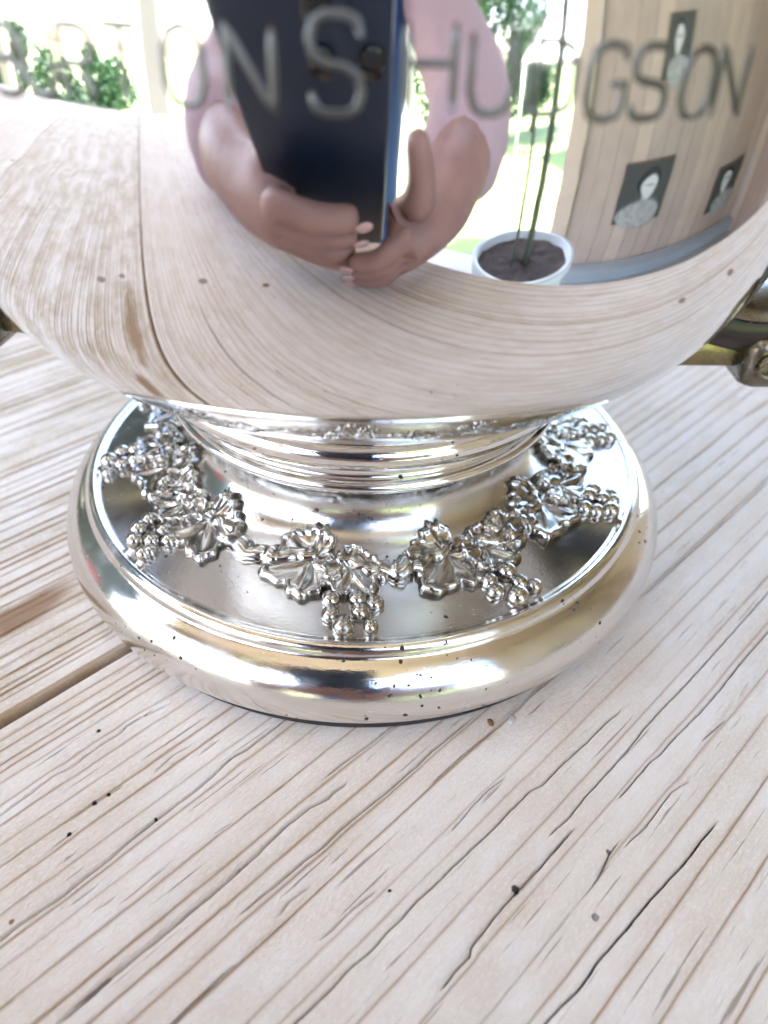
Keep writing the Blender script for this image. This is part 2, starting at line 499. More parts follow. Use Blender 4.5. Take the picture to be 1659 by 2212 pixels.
def make_plank(n0, n1, g0, g1, mat, spacing, cracks, parent, fine_n, fine_g, step=.0032, rnd=.03, seed=1):
    rr = random.Random(seed)
    # late-wood lines
    lines, x = [], n0 + .02
    while x < n1 - .01:
        sp = spacing(x)
        x += sp * rr.uniform(.55, 1.45)
        lines.append((x, rr.uniform(.35, 1.0)))
    cols = {n0, n1}
    for e in (.004, .009, .016, .026, .04):
        cols.add(n0 + e); cols.add(n1 - e)
    x = n0 + .045
    while x < n1 - .045:
        cols.add(x); x += .012 if fine_n[0] < x < fine_n[1] else .04
    for (ln, a) in lines:
        if fine_n[0] < ln < fine_n[1]:
            for e in (-.011, -.004, .0, .0028, .0056, .0095): cols.add(ln + e)
        else:
            cols.add(ln - .004); cols.add(ln + .004)
    base = sorted(c for c in cols if n0 <= c <= n1)
    entries = [(c, None, 0) for c in base]
    for key, (pts, wd) in cracks.items():
        wd *= .82
        mid = sum(p[1] for p in pts) / len(pts)
        entries = [e for e in entries if e[1] is not None or abs(e[0] - mid) > wd * .5 + .0012]
        for o in (-1.0, -.72, .72, 1.0): entries.append((mid + o * wd * .5, key, o))
    entries.sort(key=lambda e: e[0])
    rows, x = [], g0
    while x < g1 - 1e-6:
        rows.append(x)
        x += .016 if fine_g[0] < x < fine_g[1] else (.04 if x < fine_g[2] and x > fine_g[0] else .22)
    rows.append(g1)
    mb = MB()
    gnv, grain, dirt = [], [], []
    nc = len(entries)

    def line_h(n):
        """height and late-wood weight from the ring pattern: each ring rises slowly and breaks off at its late wood"""
        prev, nxt, a0, a1 = n0, n1, .5, .5
        lo, hi = 0, len(lines)
        while lo < hi:
            md = (lo + hi) // 2
            if lines[md][0] < n: lo = md + 1
            else: hi = md
        if lo > 0: prev, a0 = lines[lo - 1]
        if lo < len(lines): nxt, a1 = lines[lo]
        t = (n - prev) / max(nxt - prev, 1e-5)
        h = step * a1 * (t ** 2.2) - step * .55 * a0 * exp(-(n - prev) / .006)
        w_ = .22 * a1 * exp(-(nxt - n) / .014) + 1.15 * (.35 + .65 * a0) * exp(-((n - prev - .001) / .0048) ** 2)
        return h, min(1.0, w_)

    LH = [line_h(e[0]) for e in entries]
    mids = [(sum(p[1] for p in pts) / len(pts), pts) for pts, wd in cracks.values()]
    near = [[(exp(-abs(c - md) / .018), md, pts) for md, pts in mids if abs(c - md) < .06] for (c, key, o) in entries]
    for g in rows:
        ns = []
        ci = -1
        for (c, key, o) in entries:
            ci += 1
            if key is None:
                sw = sum(q_[0] for q_ in near[ci])
                pull = sum(q_[0] * (interp(q_[2], g) - q_[1]) for q_ in near[ci]) / max(1.0, sw) if sw else 0.0
                edge = min(1.0, (c - n0) / .05, (n1 - c) / .05)
                ns.append(c + pull + edge * (.0014 * h1(g * 1.1 + c * .6 + seed) + .0009 * h1(g * 9 + c * 23)))
            else:
                pts, wd = cracks[key]; wd *= .82
                ns.append(interp(pts, g) + o * wd * .5 + (.0010 * h1(g * 55 + c * 9)))
        for i in range(1, nc):
            if ns[i] <= ns[i - 1]: ns[i] = ns[i - 1] + 1e-5
        ns[0], ns[-1] = n0 + .003 * h1(g * 6 + seed), n1 + .003 * h1(g * 5 + seed)
        for i, (c, key, o) in enumerate(entries):
            z, w_ = LH[i]
            z *= .75 + .35 * h1(g * 2.3 + c * 40)
            d = 0.0
            e0, e1 = c - n0, n1 - c
            for e in (e0, e1):
                if e < rnd: z -= rnd * (1 - math.sqrt(max(0, 1 - ((rnd - e) / rnd) ** 2))) * .85
            z += .0016 * h1(g * 3.1 + c * 17.0)
            if key is not None:
                pts, wd = cracks[key]
                a, b = pts[0][0], pts[-1][0]
                t = min(1.0, max(0.0, (g - a) / .04), max(0.0, (b - g) / .04)) if a < g < b else 0.0
                t *= max(0.5, .95 + .4 * h1(g * 13 + c * 77))
                if abs(o) < .9:
                    z -= min(.075, .07 * t); d = min(1.0, t * 1.3)
                else:
                    z -= .002 * t
            mb.v.append(gn(g, ns[i], z))
            if seed == 5 and min(e0, e1) < rnd: w_ = max(w_, .75)
            gnv.append((g, ns[i], 0.0)); grain.append(w_); dirt.append(d)
    nr = len(rows)
    for r in range(nr - 1):
        for i in range(nc - 1):
            a = r * nc + i
            mb.f.append((a, a + 1, a + nc + 1, a + nc))
    # sides and underside
    TH = .42
    b = len(mb.v)
    for r in (0, nr - 1):
        for i in range(nc):
            p = mb.v[r * nc + i]
            mb.v.append((p[0], p[1], -TH)); gnv.append(gnv[r * nc + i]); grain.append(.2); dirt.append(0.0)
    for i in range(nc - 1):
        mb.f.append((b + i, b + i + 1, i + 1, i))
        q = (nr - 1) * nc
        mb.f.append((q + i, q + i + 1, b + nc + i + 1, b + nc + i))
    c = len(mb.v)
    for i in (0, nc - 1):
        for r in range(nr):
            p = mb.v[r * nc + i]
            mb.v.append((p[0], p[1], -TH)); gnv.append(gnv[r * nc + i]); grain.append(.5); dirt.append(0.0)
    for r in range(nr - 1):
        mb.f.append((c + r, r * nc, (r + 1) * nc, c + r + 1))
        mb.f.append((r * nc + nc - 1, c + nr + r, c + nr + r + 1, (r + 1) * nc + nc - 1))
    mb.f.append((c, c + nr - 1, c + nr + nr - 1, c + nr))
    mb.at = {'gn': gnv, 'grain': grain, 'dirt': dirt}
    return mb.build('plank', mat, parent)


table = tag(empty('wooden_table', gn(-2, -2.5, -11.5)), 'pale bleached plank table with cracked wood grain under the silver cup', 'table')
G0, G1 = -12.6, 8.0
pr = make_plank(.012, 3.10, G0, G1, M_PLANK_R, lambda n: .035 + .045 * min(1, max(0, (n - .1) / 1.1)), CR, table, (.0, 1.85), (-1.75, .25, 2.3), seed=3)
tag(pr, 'wide whitish plank with long dark cracks')
pl = make_plank(-3.13, -.007, G0, G1, M_PLANK_L, lambda n: .034 + .03 * min(1, abs(n + .1)), {}, table, (-2.3, 0), (-1.9, .6, 2.0), step=.006, rnd=.013, seed=5)
tag(pl, 'narrow ribbed plank with a brown stain')
make_plank(-6.3, -3.19, G0, G1, M_PLANK, lambda n: .06, {}, table, (9, 9), (9, 9, 9), seed=8)
make_plank(-9.45, -6.33, G0, G1, M_PLANK, lambda n: .06, {}, table, (9, 9), (9, 9, 9), seed=9)
GM = Matrix(((GX, NX, 0, 0), (GY, NY, 0, 0), (0, 0, 1, 0), (0, 0, 0, 1)))
for g_ in (G0 + .8, G1 - .8):
    for n_ in (-8.6, 2.4):
        q = MB(); q.box((g_ - .45, n_ - .45, -11.45), (g_ + .45, n_ + .45, -1.0), GM, .05)
        q.build('leg', M_PINE2, table)
for n_ in (-8.6, 2.4):
    q = MB(); q.box((G0 + 1.3, n_ - .15, -1.55), (G1 - 1.3, n_ + .15, -.43), GM, .03)
    q.build('apron', M_PINE2, table)

# ------------------------------------------------------------------ the silver cup
cup = tag(empty('trophy_cup'), 'polished silver trophy cup with embossed letters and a grape-vine foot', 'trophy cup')

FOOT_P = [(.82, .0), (.845, .0), (.858, .018), (.872, .042), (.910, .046), (.956, .058), (.987, .083), (.999, .115), (1.0, .140), (.994, .168), (.979, .200), (.957, .226), (.937, .243), (.921, .252), (.914, .258), (.911, .268), (.905, .279), (.896, .286), (.886, .287), (.877, .283), (.871, .279), (.862, .278)]
DISH_P = [(.862, .278), (.80, .286), (.72, .298), (.65, .313), (.60, .331), (.565, .355), (.540, .385), (.526, .42), (.522, .455), (.532, .49), (.552, .513), (.575, .524)]


def dish_z(r):
    P = DISH_P
    if r >= P[0][0]: return P[0][1] + .002
    for (a, b), (c, d) in zip(P, P[1:]):
        if c <= r <= a: return b + (d - b) * (a - r) / (a - c)
    return P[-1][1]


mb = MB(); mb.lathe(smooth_pts(FOOT_P, 2), 256)
# hollow underside
mb.lathe([(.82, .0), (.81, .02), (.80, .16), (.5, .22), (.45, .4)], 96)
foot = mb.build('foot', M_FOOT, cup)
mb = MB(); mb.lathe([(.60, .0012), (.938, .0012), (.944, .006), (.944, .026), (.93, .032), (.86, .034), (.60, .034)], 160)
mb.build('contact_shadow_ring', M_CONTACT, foot)  # added dark ring, gives the foot its contact shadow line
mb = MB(); mb.lathe(smooth_pts(DISH_P, 2), 256)
mb.build('plate', M_PLATE, foot)

BX, BY = .0139, .0093


def lean(z):
    t = min(1, max(0, (z - .45) / .4))
    return (BX * t, BY * t)


NECK_P = [(.575, .524), (.592, .526), (.604, .533), (.610, .545), (.606, .557), (.594, .564), (.583, .567), (.578, .574), (.5775, .590), (.578, .606), (.583, .612), (.598, .615), (.622, .621), (.642, .633), (.655, .652), (.658, .672), (.650, .690), (.634, .702), (.61, .710), (.585, .716), (.57, .735), (.575, .765), (.60, .772)]
mb = MB(); mb.lathe(smooth_pts(NECK_P, 2), 256, shift=lean)
neck = mb.build('neck', M_NECK, cup)

BOWL_P = [(.02, .7570), (.1667, .7598), (.3308, .763), (.4949, .7663), (.5496, .7674), (.6043, .7692), (.6586, .776), (.7118, .7885), (.7634, .8068), (.8126, .8306), (.8587, .86), (.9011, .8946), (.939, .934), (.9719, .9777), (.9992, 1.025), (1.0209, 1.0753), (1.037, 1.1275), (1.0485, 1.181), (1.0565, 1.2351), (1.0618, 1.2896), (1.0649, 1.3442), (1.0661, 1.3989), (1.0661, 1.4323), (1.0653, 1.4775), (1.0634, 1.5228), (1.0605, 1.568), (1.0566, 1.6131), (1.0514, 1.6581), (1.0446, 1.7028), (1.0358, 1.7472), (1.0247, 1.7911), (1.0109, 1.8343), (.9944, 1.8764), (.9751, 1.9174), (.9532, 1.957), (.925, 2.01), (.895, 2.08), (.875, 2.16), (.868, 2.25), (.875, 2.34), (.895, 2.42)]


def bowl_r(z):
    return interp([(b, a) for a, b in BOWL_P], z)


bp = spline([(a, b, 0) for a, b in BOWL_P], 4)
prof = [(p.x, p.y) for p in bp]
rt_, zt = prof[-1]
prof += [(rt_ + .02, zt + .01), (rt_ + .035, zt + .03), (rt_ + .025, zt + .055), (rt_ - .005, zt + .055), (rt_ - .03, zt + .02)]
inner = [(max(.01, r - .03), z + .02) for r, z in reversed(prof[4:-6])]
mb = MB(); mb.lathe(prof + inner, 288, c=(BX, BY))
bowl = mb.build('bowl', M_BOWL, cup)

# ---- raised letters round the bowl
STROKES = {
 'H': [[(0, 0), (0, 1)], [(1, 0), (1, 1)], [(0, .56), (1, .56)]],
 'U': [[(0, 1), (0, .3), (.12, .08), (.35, 0), (.65, 0), (.88, .08), (1, .3), (1, 1)]],
 'P': [[(0, 0), (0, 1), (.65, 1), (.92, .93), (1, .78), (.92, .58), (.65, .5), (0, .5)]],
 'T': [[(.5, 0), (.5, 1)], [(0, 1), (1, 1)]],
 'O': [[(.5, 0), (.15, .08), (0, .3), (0, .7), (.15, .92), (.5, 1), (.85, .92), (1, .7), (1, .3), (.85, .08), (.5, 0)]],
 'N': [[(0, 0), (0, 1), (1, 0), (1, 1)]],
 'S': [[(1, .78), (.9, .95), (.65, 1), (.3, 1), (.08, .93), (0, .78), (.06, .6), (.3, .52), (.7, .48), (.94, .4), (1, .22), (.92, .06), (.7, 0), (.3, 0), (.1, .05), (0, .22)]],
 'A': [[(0, 0), (.1, .5), (.35, 1), (.65, 1), (.9, .5), (1, 0)], [(.08, .42), (.92, .42)]],
 'G': [[(1, .78), (.88, .95), (.5, 1), (.12, .93), (0, .7), (0, .3), (.12, .07), (.5, 0), (.9, .06), (1, .25), (1, .48), (.6, .48)]],
 'B': [[(0, 0), (0, 1), (.6, 1), (.9, .92), (.95, .76), (.85, .58), (.6, .52), (0, .52)], [(.6, .52), (.92, .44), (1, .26), (.92, .08), (.6, 0), (0, 0)]],
 'R': [[(0, 0), (0, 1), (.65, 1), (.92, .93), (1, .78), (.92, .58), (.65, .5), (0, .5)], [(.55, .5), (1, 0)]],
 'D': [[(0, 0), (0, 1), (.55, 1), (.9, .9), (1, .68), (1, .32), (.9, .1), (.55, 0), (0, 0)]],
}


def on_bowl(deg, z, off):
    a = radians(deg); r = bowl_r(z) + off
    return (BX + r * sin(a), BY - r * cos(a), z)


def letter(ch, deg, wd, z0, z1, parent):
    mb = MB()
    for st in STROKES[ch]:
        pts = []
        for (a, b) in zip(st, st[1:]):
            k = max(2, int(6 * hypot(a[0] - b[0], a[1] - b[1])))
            for i in range(k):
                t = i / k
                pts.append((a[0] + (b[0] - a[0]) * t, a[1] + (b[1] - a[1]) * t))
        pts.append(st[-1])
        P = [on_bowl(deg + (u - .5) * wd, z0 + v * (z1 - z0), -.0015) for u, v in pts]
        # low, round-topped ridge: ring of points flattened towards the wall
        vs, fs, seg = [], [], 8
        n = len(P)
        for i, p in enumerate(P):
            p = Vector(p)
            t = (Vector(P[min(i + 1, n - 1)]) - Vector(P[max(i - 1, 0)])).normalized()
            nn_ = Vector((p.x - BX, p.y - BY, 0)).normalized()
            s_ = t.cross(nn_).normalized()
            end = .55 if i in (0, n - 1) else 1.0
            for j in range(seg):
                q = pi * j / (seg - 1)
                vs.append(p + s_ * cos(q) * .0058 * end + nn_ * (sin(q) ** .5) * .0036 * end)
        for i in range(n - 1):
            for j in range(seg - 1):
                fs.append((i * seg + j, i * seg + j + 1, (i + 1) * seg + j + 1, (i + 1) * seg + j))
        fs.append(tuple(range(seg))); fs.append(tuple((n - 1) * seg + j for j in range(seg)))
        mb.add(vs, fs)
    return mb.build('letter', M_LETT, parent)


for ch, deg, wd, z0, z1 in [('B', -29, 3.0, 1.507, 1.592), ('U', -25.6, 2.8, 1.513, 1.592), ('R', -22.0, 2.7, 1.512, 1.598), ('T', -18.2, 3.1, 1.512, 1.602), ('O', -13.5, 2.8, 1.516, 1.606), ('N', -8.75, 3.2, 1.516, 1.609), ('S', -2.85, 3.5, 1.517, 1.624),
                            ('H', 3.6, 3.2, 1.519, 1.618), ('U', 7.9, 3.0, 1.518, 1.608), ('D', 12.4, 3.2, 1.516, 1.598), ('G', 16.6, 3.0, 1.505, 1.593), ('S', 20.3, 3.0, 1.504, 1.589), ('O', 24.8, 2.9, 1.498, 1.584), ('N', 28.3, 2.9, 1.495, 1.583)]:
    letter(ch, deg, wd, z0, z1, bowl)


# ---- grape-vine garland cast on the foot
def dish(r, deg, h=0.0):
    a = radians(deg)
    z = dish_z(r)
    e = .01
    sl = (dish_z(r - e) - dish_z(r + e)) / (2 * e)      # rises inwards
    nl = Vector((sl, 1.0)).normalized()                 # (outward, up)
    rr = r + nl.x * h
    return Vector((rr * sin(a), -rr * cos(a), z + nl.y * h))


def dish_uv(r0, deg0, u, v, h=0.0):
    r = r0 + v
    return dish(r, deg0 + math.degrees(u / max(.3, r0)), h)


def leaf(r0, deg, R0, rot, H, seed, parent):
    """vine leaf: five toothed lobes, thick cut edge, ribs raised along the lobes, hollows between them"""
    rr = random.Random(seed)
    nph, nt_ = 110, 13
    lob = [(-2.15 + rr.uniform(-.1, .1), .80), (-1.05 + rr.uniform(-.1, .1), .98), (rr.uniform(-.08, .08), 1.12), (1.05 + rr.uniform(-.1, .1), .98), (2.15 + rr.uniform(-.1, .1), .80)]

    def rad(ph):
        v = .74
        for (c, a) in lob:
            d = abs((ph - c + pi) % (2 * pi) - pi)
            if d < .66: v = max(v, .74 + (a - .74) * (1 - (d / .66) ** 1.15))
        saw = ((ph * 2.9 + seed * .37) % 1.0)
        return R0 * (v + .12 * (saw if saw < .72 else (1 - saw) * 2.57) - .06) * (.55 + .45 * min(1, (pi - abs(ph)) / .35))
    tx_, ty_ = rr.uniform(-.22, .22), rr.uniform(-.22, .22)
    vs, fs, ox = [], [], []
    T = [0, .1, .2, .32, .44, .55, .66, .75, .82, .88, .93, .965, .99, 1.0]
    for i, t in enumerate(T):
        for j in range(nph):
            ph = -pi + 2 * pi * j / nph
            rho = rad(ph) * t
            rb = 0.0
            for (c, a) in lob:
                d = ((ph - c + pi) % (2 * pi) - pi)
                if abs(d) < 1.2: rb = max(rb, exp(-(d * rho / .0085) ** 2) * (1.0 - .5 * t))
            lb = .5 + .5 * cos((ph - lob[2][0]) * 2 * pi / 1.06)
            h = H * (.62 + .20 * t + .22 * rb * min(1, t * 4) - .09 * (1 - lb) * sin(pi * min(1, t * 1.05)))
            h += H * .30 * exp(-((t - .89) / .045) ** 2)
            h += H * (tx_ * sin(ph) + ty_ * cos(ph)) * t
            h += H * .07 * sin(ph * 9 + seed + 6 * t) * t
            if t > .93: h *= max(0.0, (1 - t) / .07) ** .38
            u, v = rho * sin(ph + rot), rho * cos(ph + rot)
            vs.append(dish_uv(r0, deg, u, v, h if i < nt_ else -.004))
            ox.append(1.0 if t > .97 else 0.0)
    for i in range(nt_):
        for j in range(nph):
            j2 = (j + 1) % nph
            fs.append((i * nph + j, (i + 1) * nph + j, (i + 1) * nph + j2, i * nph + j2))
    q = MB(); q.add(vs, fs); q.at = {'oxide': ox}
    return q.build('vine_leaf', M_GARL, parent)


_gm = {}


def grape(r0, deg, u, v, rad, parent, lift=.35, name='grape'):
    key = (name, round(rad, 3))
    if key not in _gm:
        bm = bmesh.new()
        bmesh.ops.create_uvsphere(bm, u_segments=18, v_segments=12, radius=1.0)
        q = MB(); q.bm(bm, Matrix.Diagonal((rad, rad, rad * .95, 1)))
        _gm[key] = q.mesh(name, M_GARL)
    o = bpy.data.objects.new(name, _gm[key])
    COL.objects.link(o)
    o.parent = parent
    o.location = dish_uv(r0, deg, u, v, rad * lift) * S
    o.rotation_euler = (random.uniform(0, 3), random.uniform(0, 3), 0)
    return o


def vine(pts, rad, parent, seed, name='vine_stem'):
    """pts: (r, deg); gnarled, half-sunk stem"""
    rr = random.Random(seed)
    P, R_ = [], []
    n = 26
    for i in range(n):
        t = i / (n - 1) * (len(pts) - 1)
        k = min(int(t), len(pts) - 2); f = t - k
        r = pts[k][0] + (pts[k + 1][0] - pts[k][0]) * f
        d = pts[k][1] + (pts[k + 1][1] - pts[k][1]) * f
        r += .008 * sin(i * 1.1 + seed)
        knot = 1 + .55 * exp(-((i - 8 - seed % 5) / 1.1) ** 2) + .5 * exp(-((i - 17 + seed % 4) / 1.0) ** 2) + .18 * sin(i * 2.3)
        P.append(dish(r, d, rad * .35)); R_.append(rad * knot)
    q = MB(); q.tube(P, R_, 10, True)
    return q.build(name, M_GARL, parent)


ANG = [-138, -106, -76, -48, -9, 24.5, 58, 88, 120, 152, 186]
for k, a0 in enumerate(ANG):
    sd_ = 11 + k * 7
    rr = random.Random(sd_)
    visible = -112 < a0 < 95
    mirror = -1 if a0 < -30 else 1
    # leaves: a broad one, a second lapping over it, sometimes a third up by the neck
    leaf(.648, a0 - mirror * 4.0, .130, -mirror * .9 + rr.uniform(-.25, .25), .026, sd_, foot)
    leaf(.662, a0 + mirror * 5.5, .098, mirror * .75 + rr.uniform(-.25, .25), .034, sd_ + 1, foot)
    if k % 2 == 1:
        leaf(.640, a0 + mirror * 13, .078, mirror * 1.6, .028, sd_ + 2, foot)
    # grapes hanging outwards
    gu = mirror * (.050 if k % 2 else .062)
    rows_ = [(-.032, .112, .027), (.024, .108, .028), (-.026, .156, .028), (.028, .150, .028), (.000, .190, .030), (.050, .188, .022)]
    if k % 3 == 0: rows_ += [(.058, .118, .027), (.064, .168, .024)]
    if k % 3 == 1: rows_ += [(.062, .120, .027)]
    for (u, v, r_) in rows_:
        grape(.660, a0, gu + u + rr.uniform(-.006, .006), v + rr.uniform(-.006, .006) - .012, r_ * rr.uniform(.92, 1.06), foot, .34)
    # buds along the vine
    for (u, v, r_) in [(-mirror * .15, .01, .020), (mirror * .145, .03, .021)]:
        grape(.650, a0, u, v, r_, foot, .3, 'bud')
    a1 = ANG[(k + 1) % len(ANG)] + (360 if k == len(ANG) - 1 else 0)
    am = (a0 + a1) / 2
    vine([(.62, a0 + 2), (.650, a0 + 9), (.668, am - 2), (.664, am + 3), (.645, a1 - 9), (.62, a1 - 3)], .024, foot, sd_)

# ---- handles
for sx in (1, -1):
    def X(p, sx=sx):
        if sx > 0: return p
        a = radians(9)
        return (BX - (p[0] - BX) * cos(a) + p[1] * sin(a), (p[0] - BX) * sin(a) + p[1] * cos(a), p[2])
    HR = Matrix.Rotation(radians(-9), 4, 'Z') if sx < 0 else Matrix.Identity(4)
    h = MB()
    off = .05 if sx < 0 else .03
    fo = .05 if sx < 0 else 0.0
    path = spline([X(p) for p in [(.78, 0, .86), (.92, 0, .80), (1.08 + off, 0, .755), (1.22 + off, 0, .765), (1.44 + off, 0, .84), (1.64, 0, 1.0), (1.76, 0, 1.35), (1.70, 0, 1.75), (1.42, 0, 2.0), (1.0, 0, 2.06), (.86, 0, 2.06)]], 8)
    n_ = len(path)
    h.tube(path, [.055 + .055 * sin(pi * min(1, i / (n_ * .35)) * .5) - .035 * max(0, (i / n_ - .6)) for i in range(n_)], 18)
    hd = h.build('handle', M_HORN, cup)
    hd['label'] = 'dark horn loop handle with metal mounts'
    q = MB()
    q.box((-.07, -.055, -.048), (.30, .055, .045), Matrix.Translation(Vector(X((.95 + off, 0, .66)))) @ HR @ Matrix.Diagonal((sx, 1, 1, 1)), .012)
    q.build('strap', M_BRASS, hd)
    q = MB()
    q.box((0, -.12, -.095), (.40, .12, .085), Matrix.Translation(Vector(X((1.150 + fo, 0, .655)))) @ HR @ Matrix.Diagonal((sx, 1, 1, 1)), .045)
    q.build('ferrule', M_BRONZE, hd)
    q = MB()
    c = Vector(X((1.222 + fo, -.118, .650)))
    ring = [(c.x + .034 * cos(t), c.y - .004, c.z + .034 * sin(t)) for t in [2 * pi * i / 20 for i in range(21)]]
    q.tube(ring, .013, 8, False)
    q.build('rivet', M_BRONZE, hd)
    # leaf-shaped silver mount lying over the root of the handle
    q = MB()
    vs, fs = [], []
    for i in range(15):
        t = i / 14
        px, pz = .90 + .55 * t, .93 - .20 * sin(pi * min(1, t * 1.15) * .5) + .20 * t * t
        wd_ = .17 * (1 - .6 * t)
        for j in range(9):
            b_ = (j - 4) / 4
            vs.append(Vector(X((px, b_ * wd_, pz + .03 - .06 * b_ * b_))))
    for i in range(14):
        for j in range(8):
            fs.append((i * 9 + j, i * 9 + j + 1, (i + 1) * 9 + j + 1, (i + 1) * 9 + j))
    q.add(vs, fs)
    mo = q.build('mount', M_BRONZE, hd)
    sm = mo.modifiers.new('thick', 'SOLIDIFY'); sm.thickness = .02 * S; sm.offset = 0

# ------------------------------------------------------------------ crumbs at the edge of the foot
def lump(name, g, n, sz, mat, label, cat, seed):
    rr = random.Random(seed)
    bm = bmesh.new(); bmesh.ops.create_icosphere(bm, subdivisions=2, radius=1.0)
    for v in bm.verts: v.co *= 1 + rr.uniform(-.35, .25)
    p = gn(g, n, sz[2] * .55)
    q = MB(); q.bm(bm, Matrix.Translation(Vector(p)) @ Matrix.Rotation(rr.uniform(0, 3), 4, 'Z') @ Matrix.Diagonal((sz[0], sz[1], sz[2], 1)))
    return tag(q.build(name, mat), label, cat)


lump('wax_crumb', -.335, .945, (.018, .010, .007), M_CRUMB, 'whitish wax crumb stuck beside the cup foot on the right', 'crumb', 2)
lump('wood_crumb', -.385, .912, (.013, .008, .005), M_CRUMB2, 'tiny brown wood crumb next to the whitish one', 'crumb', 4)

# ------------------------------------------------------------------ the porch and garden the silver mirrors
FZ = -11.5


def gbox(name, lo, hi, mat, parent=None, bev=0.0, smooth=False):
    q = MB(); q.box(lo, hi, GM, bev)
    return q.build(name, mat, parent, smooth)


q = MB(); q.box((-700, -700, FZ - .9), (700, 700, FZ - .25)); tag(q.build('lawn', M_LAWN, None, False), 'green lawn beyond the porch', kind='structure')
tag(gbox('porch_floor', (-20, -14, FZ - .24), (32, 26, FZ), M_DECK), 'grey porch floor', kind='structure')
tag(gbox('garden_path', (-44, -40, FZ - .245), (-20.01, 30, FZ - .14), M_PATIO), 'pale gravel path beside the porch', kind='structure')

wall = tag(empty('pine_wall', gn(14, 23, FZ)), 'wooden wall of upright pine boards on the right of the porch', 'wall')
g_ = .6
rr = random.Random(3)
while g_ < 31:
    wd_ = 1.75
    gbox('board', (g_, 24.5 + rr.uniform(-.03, .03), FZ), (g_ + wd_ - .06, 25.0, 23.9), M_PINE if rr.random() < .65 else M_PINE2, wall)
    g_ += wd_
tag(gbox('door_post', (-1.0, 24.1, FZ), (.55, 25.1, 23.9), M_PINE2), 'pale pine corner post at the garden end of the board wall', 'post')
tag(gbox('porch_bench', (2.0, 22.6, FZ + .02), (30, 24.3, FZ + .9), M_BLUEGREY), 'long low grey plinth along the foot of the board wall', 'plinth')


back = tag(empty('pine_end_wall', gn(27, 14, FZ)), 'pine board end wall of the porch behind the cup', 'wall')
n_ = 4.65
while n_ < 24.3:
    gbox('board', (27.0 + rr.uniform(-.03, .03), n_, FZ), (27.5, min(n_ + 1.9, 24.4), 23.9), M_PINE if rr.random() < .7 else M_CEIL, back)
    n_ += 1.95
shed = tag(empty('garden_shed', gn(2, -30, FZ)), 'dark stained garden shed to the left behind the cup', 'shed')
g_ = -32.0
while g_ < 13:
    gbox('board', (g_, -28.6 + rr.uniform(-.03, .03), FZ - .24), (g_ + 2.4, -28.0, 29), M_SHED, shed)
    g_ += 2.45
gbox('roof', (-33, -44, 29.05), (16, -26.5, 30.2), M_SHED, shed)
gbox('end_wall', (-32, -43, FZ - .24), (-31.4, -28.7, 29), M_SHED, shed)
win = gbox('window', (-6, -27.98, 4), (4, -27.8, 12), M_CREAM, shed)
for a in (-5.5, -.7):
    gbox('pane', (a, -27.79, 4.5), (a + 4.2, -27.75, 11.5), M_GLASS, win)


def portrait(g0, g1, z0, z1, label):
    root = tag(empty('portrait_print', gn((g0 + g1) / 2, 24.3, z0)), label, 'poster', 'black and white prints on the board wall')
    gbox('sheet', (g0, 24.3, z0), (g1, 24.38, z1), M_PRINTD, root)
    wd_, ht = g1 - g0, z1 - z0
    gbox('frame', (g0 - .12, 24.38, z0 - .12), (g1 + .12, 24.46, z1 + .12), M_BARK, root)
    lean_ = {0: .06, 1: -.10, 2: .02}[int(g0) % 3]
    for nm, cu, cv, ru, rv, mt in (('shoulders', .5 - lean_, .10, .46, .24, M_PRINTS), ('neck', .53 + lean_ * .4, .36, .075, .16, M_PRINTG), ('hair', .53 + lean_, .66, .25, .30, M_PRINTH), ('face', .55 + lean_, .60, .17, .25, M_PRINTW), ('eyes', .56 + lean_, .63, .11, .035, M_PRINTG)):
        bm = bmesh.new(); bmesh.ops.create_circle(bm, cap_ends=True, segments=24, radius=1.0)
        for v in bm.verts:
            v.co *= 1 + .06 * sin(3 * atan2(v.co.y, v.co.x) + g0)
        k_ = {'hair': 0, 'shoulders': 1, 'neck': 2, 'face': 3, 'eyes': 4}[nm]
        q = MB(); q.bm(bm, GM @ Matrix.Translation((g0 + cu * wd_, 24.285 - .012 * k_, z0 + cv * ht)) @ Matrix.Rotation(pi / 2, 4, 'X') @ Matrix.Diagonal((ru * wd_, rv * ht, 1, 1)))
        q.build(nm, mt, root, False)


portrait(5.5, 11.0, -7.4, -4.1, 'black and white portrait print low on the board wall, nearest the garden')
portrait(19.5, 24.5, -8.8, -5.8, 'black and white portrait print low on the board wall, by the blue grey panel')
portrait(7.2, 9.8, .2, 3.2, 'black and white portrait print high on the board wall')
tag(gbox('blue_grey_panel', (27, 23.8, -9.0), (33, 24.25, -6.0), M_BLUEGREY, None, .05), 'plain blue grey panel on the board wall', 'panel')

roof = tag(empty('porch_roof', gn(8, 5, 24)), 'brown boarded porch roof overhead', 'roof')
n_ = -15.0
while n_ < 25:
    gbox('board', (-24, n_, 24.0 + rr.uniform(-.02, .02)), (32, n_ + 1.94, 24.4), M_CEIL, roof)
    n_ += 2.0
gbox('sheathing', (-24, -15, 24.45), (32, 26, 24.6), M_CEIL, roof)  # unseen backing, added to keep sun out of the board gaps
gbox('fascia', (-24.4, -15.4, 15.0), (-24.05, 26.4, 25.0), M_CEIL, roof)  # deepened out of view to hold back sky light from the front left
gbox('fascia', (-24.4, -15.8, 23.6), (32, -15.42, 25.0), M_CREAM, roof)
for i, (a, b) in enumerate([(-14.6, 1.0), (-18.5, -11.0), (-18.5, 25.0)]):
    tag(gbox('porch_post', (a - .5, b - .5, FZ), (a + .5, b + .5, 23.55), M_CREAM, None, .05), ['cream porch post straight beyond the end of the table', 'cream porch post at the far left corner of the porch', 'cream porch post at the garden corner near the plant pot'][i], 'post')

